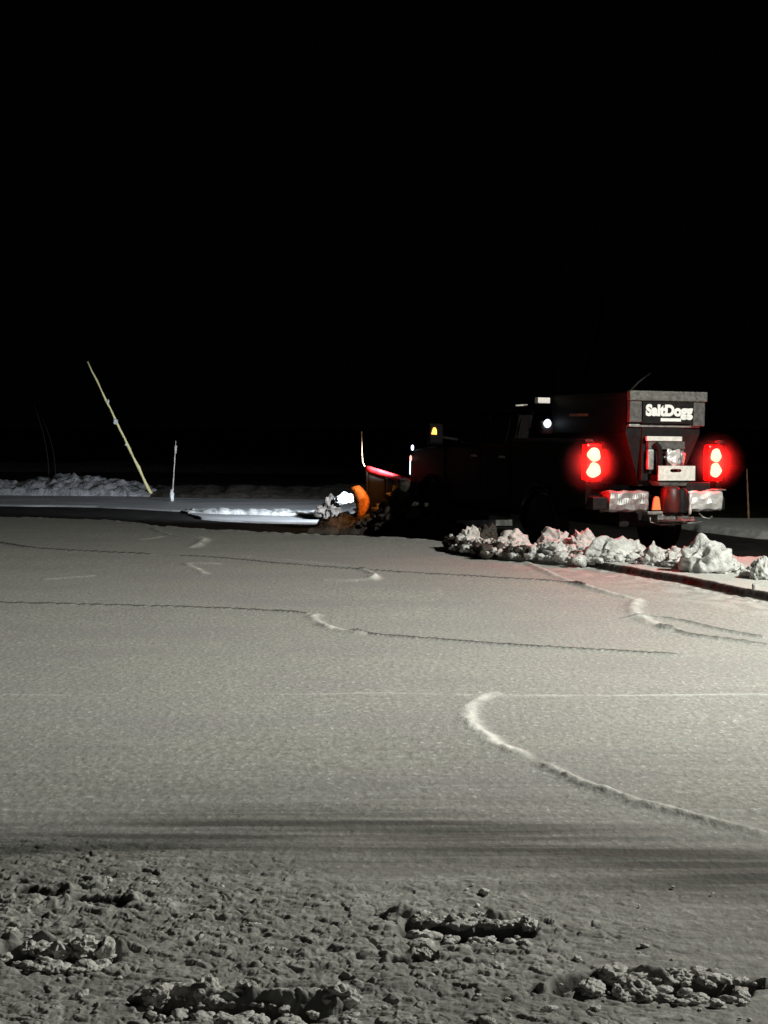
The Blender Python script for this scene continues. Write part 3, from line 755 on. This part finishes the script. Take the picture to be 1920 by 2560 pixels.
MB().box(-.08, .30, -.16, .2, .50, .60, .01).build('hitch_receiver', M['steel'], truck)
mb = MB(); mb.tube([(.62,-.02,.60),(.66,-.06,.55),(.74,-.07,.53),(.80,-.05,.56)], .014, 6); mb.build('tow_hook', M['steel'], truck, True)
mb = MB(); mb.tube([(-.16,-.1,.58),(-.15,-.1,.50),(0,-.12,.47),(.5,-.12,.485),(.62,-.1,.50)], .012, 6); mb.build('safety_chain', M['steel'], truck, True)
# rack on the cab roof edge with a white work light
MB().tube([(-.88,2.28,1.99),(-.70,2.28,2.0)], .012, 8).build('roof_rack_bar', M['whitemetal'], truck, True)

# ------------------------------------------------------------------ bare tree far behind the truck
def tree(base, h, seed):
    rg_ = np.random.default_rng(seed); t = empty('bare_tree', base)
    tr, cr = MB(), MB()
    def grow(mb, p, d, L, r, lv):
        pts, rs, q, dd = [p.copy()], [r], p.copy(), d.copy()
        for k in range(5):
            dd = (dd+Vector(rg_.normal(0, .13, 3))+Vector((0, 0, .06))).normalized(); q = q+dd*L/5
            pts.append(q.copy()); rs.append(r*(1-.14*(k+1)))
        mb.tube(pts, rs, 6 if lv < 2 else 4)
        if lv >= 5: return
        for k in range(3 if lv else 7):
            i = min(5, 2+int(rg_.random()*4)); a = Vector(rg_.normal(0, 1, 3)); a = (a-dd*a.dot(dd)).normalized()
            grow(cr, pts[i], (dd*.75+a*.75).normalized(), L*(.62+.2*rg_.random()), rs[i]*.55, lv+1)
    grow(tr, Vector((0, 0, 0)), Vector((0, 0, 1)), h*.42, .28, 0)
    tr.build('trunk', M['bark'], t, True); cr.build('crown', M['bark'], t, True)
    return t
tag(tree((5.6, 46, -.2), 15, 5), 'large bare tree barely visible in the darkness above and behind the truck', 'tree')

# ------------------------------------------------------------------ salt spreader standing in the bed
spr = empty('salt_spreader', TO); spr.rotation_euler = truck.rotation_euler
tag(spr, 'grey and black hopper salt spreader in the truck bed with a white lettered rear sign', 'salt spreader')
HC = .085                                  # hopper centre line, a little right of the truck's
def hx(a): return HC+a
# hopper: V-shaped tub
mb = MB(); bm = mb.bm
ring_ = lambda u, y0, y1, z: [bm.verts.new((hx(-u), y0, z)), bm.verts.new((hx(u), y0, z)), bm.verts.new((hx(u), y1, z)), bm.verts.new((hx(-u), y1, z))]
rr = [ring_(.30, .10, 1.85, .95), ring_(.36, .08, 1.9, 1.15), ring_(.545, .02, 2.0, 1.62), ring_(.55, .02, 2.0, 2.08), ring_(.50, .06, 1.95, 2.08), ring_(.46, .1, 1.9, 1.62), ring_(.26, .15, 1.8, 1.05)]
for A, B in zip(rr, rr[1:]):
    for k in range(4): bm.faces.new((A[k], A[(k+1) % 4], B[(k+1) % 4], B[k]))
bm.faces.new(list(reversed(rr[0]))); bm.faces.new(rr[-1])
mb.build('hopper', M['plastic'], spr)
MB().box(hx(-.565), hx(.575), -.10, -.02, 2.03, 2.155, .014).build('top_rail', M['greyplastic'], spr)
for u in (-.565, .535): MB().box(hx(u), hx(u+.03), .0, 2.02, 2.06, 2.13, .008).build('side_rail', M['plastic'], spr)
MB().box(hx(-.36), hx(.38), -.075, .0, 1.745, 2.028, .006).build('sign_panel', M['plastic'], spr)
sp_ = spr.children[-1]
MB().box(hx(-.545), hx(-.37), -.07, 0, 1.76, 2.025, .01).build('corner_panel', M['greypanel'], spr)
MB().box(hx(.39), hx(.56), -.07, 0, 1.72, 2.025, .01).build('corner_panel', M['greypanel'], spr)
def text(s, size, loc, m, parent, name='lettering', bold=.012, xs=1):
    cu = bpy.data.curves.new('t', 'FONT'); cu.body = s; cu.size = size; cu.offset = bold; cu.extrude = .003
    cu.align_x = 'CENTER'; cu.align_y = 'CENTER'
    o = bpy.data.objects.new('t', cu); C.objects.link(o)
    me = bpy.data.meshes.new_from_object(o.evaluated_get(bpy.context.evaluated_depsgraph_get()))
    bpy.data.objects.remove(o); me.materials.clear()
    r = link(name, me, m, parent); r.rotation_euler = (R(90), 0, 0); r.location = loc; r.scale = (xs, 1, 1); return r
text('SaltDogg', .185, (hx(.02), -.081, 1.905), M['letter'], sp_, bold=.011, xs=1.02)
MB().box(hx(-.10), hx(.20), -.079, -.0745, 1.775, 1.815).build('decal_strip', M['letter'], sp_)
MB().box(hx(-.32), hx(.30), .0, .06, 1.02, 1.70, .01).build('rear_wall', M['plastic'], spr)
MB().box(hx(-.52), hx(.52), -.02, .04, 1.70, 1.735, .006).build('cross_beam', M['steel'], spr)
MB().box(hx(-.30), hx(.22), -.085, -.05, 1.525, 1.585, .008).build('chute_handle', M['whitemetal'], spr)
MB().box(hx(-.26), hx(.28), -.06, -.0, 1.42, 1.52, .01).build('motor_cover', M['greypanel'], spr)
mb = MB(); mb.tube([(hx(-.19),-.10,1.50),(hx(-.14),-.12,1.44),(hx(-.12),-.12,1.30),(hx(-.12),-.10,1.12)], .035, 10); mb.build('hydraulic_hose', M['rubber'], spr, True)
MB().box(hx(-.28), hx(-.19), -.09, -.03, 1.16, 1.42, .02).build('side_gusset', M['dullchrome'], spr)
V, F = lumpverts(97, 4, (.10, .06, .12), .6); o = link('wrapped_motor', npmesh('wrapped_motor', V, F), M['chrome'], spr, True); o.location = (hx(.06), -.10, 1.30)
V, F = lumpverts(98, 4, (.055, .05, .10), .6); o = link('motor_bracket', npmesh('motor_bracket', V, F), M['dullchrome'], spr, True); o.location = (hx(.19), -.09, 1.29)
# slotted white plate
def slotted():
    mb = MB(); bm = mb.bm; x0, x1, z0, z1 = -.195, .345, 1.03, 1.215; n = 24; cx, cz, a, b_ = .06, 1.155, .085, .022
    inn, out = [], []
    for k in range(n):
        t = 2*math.pi*k/n; c, s = math.cos(t), math.sin(t)
        inn.append((cx+a*math.copysign(abs(c)**.6, c), cz+b_*math.copysign(abs(s)**.8, s)))
        kx = (x1-cx)/c if c > 1e-6 else ((x0-cx)/c if c < -1e-6 else 1e9); kz = (z1-cz)/s if s > 1e-6 else ((z0-cz)/s if s < -1e-6 else 1e9)
        q = min(kx, kz); out.append((cx+q*c, cz+q*s))
    # exact corners
    for X_, Z_ in ((x0,z0),(x0,z1),(x1,z0),(x1,z1)):
        i = min(range(n), key=lambda k: (out[k][0]-X_)**2+(out[k][1]-Z_)**2); out[i] = (X_, Z_)
    L_ = []
    for y in (-.205, -.190):
        L_.append(([bm.verts.new((hx(x), y, z)) for x, z in inn], [bm.verts.new((hx(x), y, z)) for x, z in out]))
    for k in range(n):
        j = (k+1) % n
        bm.faces.new((L_[0][0][k], L_[0][0][j], L_[0][1][j], L_[0][1][k])); bm.faces.new((L_[1][0][k], L_[1][1][k], L_[1][1][j], L_[1][0][j]))
        bm.faces.new((L_[0][0][k], L_[1][0][k], L_[1][0][j], L_[0][0][j])); bm.faces.new((L_[0][1][k], L_[0][1][j], L_[1][1][j], L_[1][1][k]))
    return mb
slotted().build('slotted_plate', M['whitemetal'], spr)
MB().box(hx(-.19), hx(.34), -.185, .0, 1.02, 1.10, .01).build('chute_box', M['plastic'], spr)
MB().box(hx(-.17), hx(.30), -.16, .10, .955, 1.018, .02, taper=(.8, .8)).build('chute_throat', M['steel'], spr)
# spinner motor, posts and disc
MB().lathe([(.10,0),(.125,.03),(.13,.18),(.12,.30),(.09,.34)], (hx(.02), -.16, .62), 'Z', 24).build('spinner_motor', M['maroon'], spr, True)
MB().lathe([(.085,0),(.09,.03),(.09,.28),(.07,.31)], (hx(.13), -.20, .62), 'Z', 20).build('spinner_housing', M['plastic'], spr, True)
MB().lathe([(.012,0),(.022,.03),(.024,.07),(.013,.12),(.012,.14),(.024,.18),(.025,.23),(.012,.28)], (hx(.255), -.24, .60), 'Z', 12).build('spinner_shaft', M['chrome'], spr, True)
mb = MB(); mb.lathe([(.02,.01),(.24,0),(.245,.01),(.02,.02)], (hx(.06), -.22, .53), 'Z', 32)
for k in range(6):
    a = k*math.pi/3+.3; c, s = math.cos(a), math.sin(a)
    mb.box(-.10, .10, -.004, .004, -.02, .02, 0, None)
    bmesh.ops.transform(mb.bm, matrix=Matrix.Translation((hx(.06)+.13*c, -.22+.13*s, .56)) @ Matrix.Rotation(a, 4, 'Z'), verts=mb.bm.verts[-8:])
mb.build('spinner_disc', M['steel'], spr)
mb = MB(); mb.prism([(0,-.075),(0,.0),(.0,.075)], 0, .001)
mb.bm.clear()
vs = [(-.062,-.085),(.062,-.085),(.038,.06),(.018,.085),(-.018,.085),(-.038,.06)]
A = [mb.bm.verts.new((x, -.012, z)) for x, z in vs]; B = [mb.bm.verts.new((x, .012, z)) for x, z in vs]
mb.bm.faces.new(A); mb.bm.faces.new(list(reversed(B)))
for k in range(6): mb.bm.faces.new((A[k], B[k], B[(k+1) % 6], A[(k+1) % 6]))
o = mb.build('amber_reflector', M['amberlens'], spr); o.location = (hx(-.215), -.20, .745)
MB().box(hx(-.32), hx(-.10), -.18, -.02, .60, .64, .008).build('reflector_bracket', M['steel'], spr)
# reflector, work light and bar at the hopper's front left
MB().box(hx(-.572), hx(-.566), .95, 1.45, 1.84, 1.875).build('side_reflector', M['brownstake'], spr)
MB().box(hx(-.80), hx(-.61), 1.93, 2.03, 2.02, 2.10, .012).build('strobe_box', M['letter'], spr)
wk = MB().box(hx(-.72), hx(-.54), 1.95, 2.05, 1.60, 1.78, .02).build('work_light', M['greypanel'], spr)
mb = MB(); mb.lathe([(.001,-.03),(.04,-.025),(.058,0),(.05,.02)], (0,0,0), 'Y', 20); o = mb.build('lens', M['whitelit'], wk, True); o.location = (hx(-.645), 1.935, 1.745)
mb = MB(); mb.tube([(hx(-.56),.0,2.10),(hx(-.38),.02,2.26),(hx(-.20),.03,2.38)], [.016,.012,.008], 8); mb.build('tarp_rod', M['plastic'], spr, True)

# ------------------------------------------------------------------ snow plow in front of the truck
pl = empty('snow_plow', TO); pl.rotation_euler = truck.rotation_euler
tag(pl, 'red snow plow blade with a thin guide rod mounted on the front of the truck', 'snow plow')
def wing(s):
    """one wing of the V blade: hinge at the middle, outer end forward and taller"""
    mb = MB(); n, k = 16, 12; rows = []
    for i in range(n+1):
        f = i/n; u = s*(.06+1.24*f); v0 = 6.55+.48*f; H_ = .60+.38*f; col = []
        for j in range(k+1):
            t = j/k; col.append((u, v0+.16-.30*math.sin(t*math.pi*.62)*.9+.10*t, .03+H_*t))
        rows.append(col)
    A = [[mb.bm.verts.new(p) for p in c] for c in rows]; B = [[mb.bm.verts.new((p[0], p[1]-.014, p[2])) for p in c] for c in rows]
    for i in range(n):
        for j in range(k):
            mb.bm.faces.new((A[i][j], A[i+1][j], A[i+1][j+1], A[i][j+1])); mb.bm.faces.new((B[i][j], B[i][j+1], B[i+1][j+1], B[i+1][j]))
    for i in range(n): mb.bm.faces.new((A[i][k], A[i+1][k], B[i+1][k], B[i][k])); mb.bm.faces.new((A[i][0], B[i][0], B[i+1][0], A[i+1][0]))
    for j in range(k): mb.bm.faces.new((A[0][j], A[0][j+1], B[0][j+1], B[0][j])); mb.bm.faces.new((A[n][j], B[n][j], B[n][j+1], A[n][j+1]))
    bl = mb.build('blade', M['plastic'], pl, True)
    top = [(c[-1][0], c[-1][1]-.03, c[-1][2]) for c in rows]
    MB().tube([(a_, b_-.02, c_-.02) for a_, b_, c_ in top], .055, 10).build('top_flange', M['redpaint'], bl, True)
    for i in (2, 7, 12, 16):
        c = rows[i]; mb = MB(); mb.tube([(p[0], p[1]-.045, p[2]) for p in c], .022, 6); mb.build('rib', M['plastic'], bl, True)
    MB().box(min(s*.06, s*1.3), max(s*.06, s*1.3), 6.70, 6.72, .02, .12).build('cutting_edge', M['steel'], bl)
    o = rows[-1][-1]
    g_ = MB(); g_.tube([(o[0], o[1], o[2]), (o[0]-s*-.02-.03, o[1], o[2]+.09), (o[0]-.06, o[1], o[2]+.30), (o[0]-.07, o[1], o[2]+.60)], [.016, .011, .009, .007], 8)
    g_.build('guide_rod', M['brownstake'], pl, True)
for s in (-1, 1): wing(s)
mb = MB(); rws = []      # curved orange flap on the near blade end
for i in range(13):
    f = i/12; cx = -1.55+.14*math.sin(f*math.pi*.80)+.02*f; hw = .125*math.sin(math.pi*(.16+.72*f))**.6+.004
    zz = .70-.50*f
    rws.append([mb.bm.verts.new((cx+q[0]*hw, 6.86+q[1], zz+.02*q[0])) for q in ((-1,0),(-.3,-.035),(.45,-.04),(1,0),(.45,.03),(-.3,.03))])
for A_, B_ in zip(rws, rws[1:]):
    for q in range(6): mb.bm.faces.new((A_[q], A_[(q+1) % 6], B_[(q+1) % 6], B_[q]))
mb.bm.faces.new(rws[0]); mb.bm.faces.new(list(reversed(rws[-1])))
mb.build('end_flap', M['orange'], pl, True)
mb = MB()
mb.tube([(-.38,5.98,.46),(0,6.50,.40)], .045, 8); mb.tube([(.38,5.98,.46),(0,6.50,.40)], .045, 8); mb.tube([(-.38,5.98,.46),(.38,5.98,.46)], .045, 8)
mb.build('push_frame', M['steel'], pl)
mb = MB(); mb.tube([(-.36,6.02,.46),(-.36,6.06,1.02)], .035, 8); mb.tube([(.36,6.02,.46),(.36,6.06,1.02)], .035, 8); mb.tube([(-.62,6.06,1.04),(.62,6.06,1.04)], .035, 8)
mb.build('lift_tower', M['plastic'], pl)
for s in (-1, 1):
    MB().tube([(s*.25,6.10,.50),(s*.85,6.62,.52)], .04, 8).build('angle_cylinder', M['chrome'], pl, True)
    hd = MB().box(s*.52, s*.76, 6.00, 6.14, 1.10, 1.28, .03).build('plow_headlight', M['plastic'], pl)
    MB().box(s*.54, s*.74, 6.141, 6.15, 1.12, 1.22).build('lens', M['whitelit'], hd)
    MB().box(s*.54, s*.74, 6.141, 6.15, 1.225, 1.265).build('turn_signal', M['amberlit'], hd)
# light of the plow headlights and their turn signal
def wpt(u, v, z):
    return (TO[0]+u*math.cos(TH)-v*math.sin(TH), TO[1]+u*math.sin(TH)+v*math.cos(TH), TO[2]+z)
spot('plow_beam', wpt(-.7, 6.25, 1.32), wpt(-3.2, 16, .1), 4200, (.78, .88, 1), 60, .9, .06)
spot('plow_beam', wpt(.7, 6.2, 1.2), wpt(.2, 18, .1), 1600, (.78, .88, 1), 40, .6, .06)
def glow(name, loc, power, color, r=.03):
    l = bpy.data.lights.new(name, 'POINT'); l.energy = power; l.color = color; l.shadow_soft_size = r
    o = bpy.data.objects.new(name, l); C.objects.link(o); o.location = loc; return o
spot('turn_signal_light', wpt(-1.16, 6.0, 1.14), wpt(-1.62, 6.9, .35), 65, (1, .36, .05), 84, .9, .04)

# ------------------------------------------------------------------ flood lamp on its pole, outside the frame at right
lp = empty('flood_lamp', (LAMP[0]+1.0, LAMP[1]-.3, 0)); tag(lp, 'tall grey pole with a white flood lamp at the side of the lot', 'flood lamp')
MB().tube([(0,0,-.3),(0,0,5.5),(-.3,.05,5.6)], [.08,.06,.05], 12).build('pole', M['dullchrome'], lp, True)
MB().box(-.95, -.35, -.1, .5, 5.34, 5.46, .02).build('lamp_head', M['greypanel'], lp)

# ------------------------------------------------------------------ added scattering balls that imitate camera bloom round the tail lights
mm = bpy.data.materials.new('bloom_volume'); mm.use_nodes = True; nt = mm.node_tree; nt.nodes.clear()
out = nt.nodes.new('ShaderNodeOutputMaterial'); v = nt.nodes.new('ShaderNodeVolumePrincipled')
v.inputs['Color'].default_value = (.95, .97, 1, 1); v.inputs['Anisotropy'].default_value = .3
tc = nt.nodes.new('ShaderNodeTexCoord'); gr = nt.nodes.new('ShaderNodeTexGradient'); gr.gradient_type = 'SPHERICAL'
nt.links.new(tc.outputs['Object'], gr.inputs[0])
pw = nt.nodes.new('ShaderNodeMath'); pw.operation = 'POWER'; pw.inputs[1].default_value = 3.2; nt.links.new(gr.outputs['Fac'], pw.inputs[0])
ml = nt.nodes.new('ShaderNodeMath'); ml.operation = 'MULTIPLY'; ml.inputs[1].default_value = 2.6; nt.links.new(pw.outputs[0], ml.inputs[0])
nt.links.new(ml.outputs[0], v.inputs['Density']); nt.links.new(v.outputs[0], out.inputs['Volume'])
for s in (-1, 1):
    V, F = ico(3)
    o = link('bloom_volume', npmesh('bloom_volume', V, F), mm); o.location = wpt(s*.9-.03, .02, 1.25); o.scale = (.46, .46, .46)
    tag(o, 'added scattering ball for the red bloom around the %s tail light' % ('left' if s < 0 else 'right'), 'bloom volume', 'bloom volumes round the tail lights', kind='stuff')
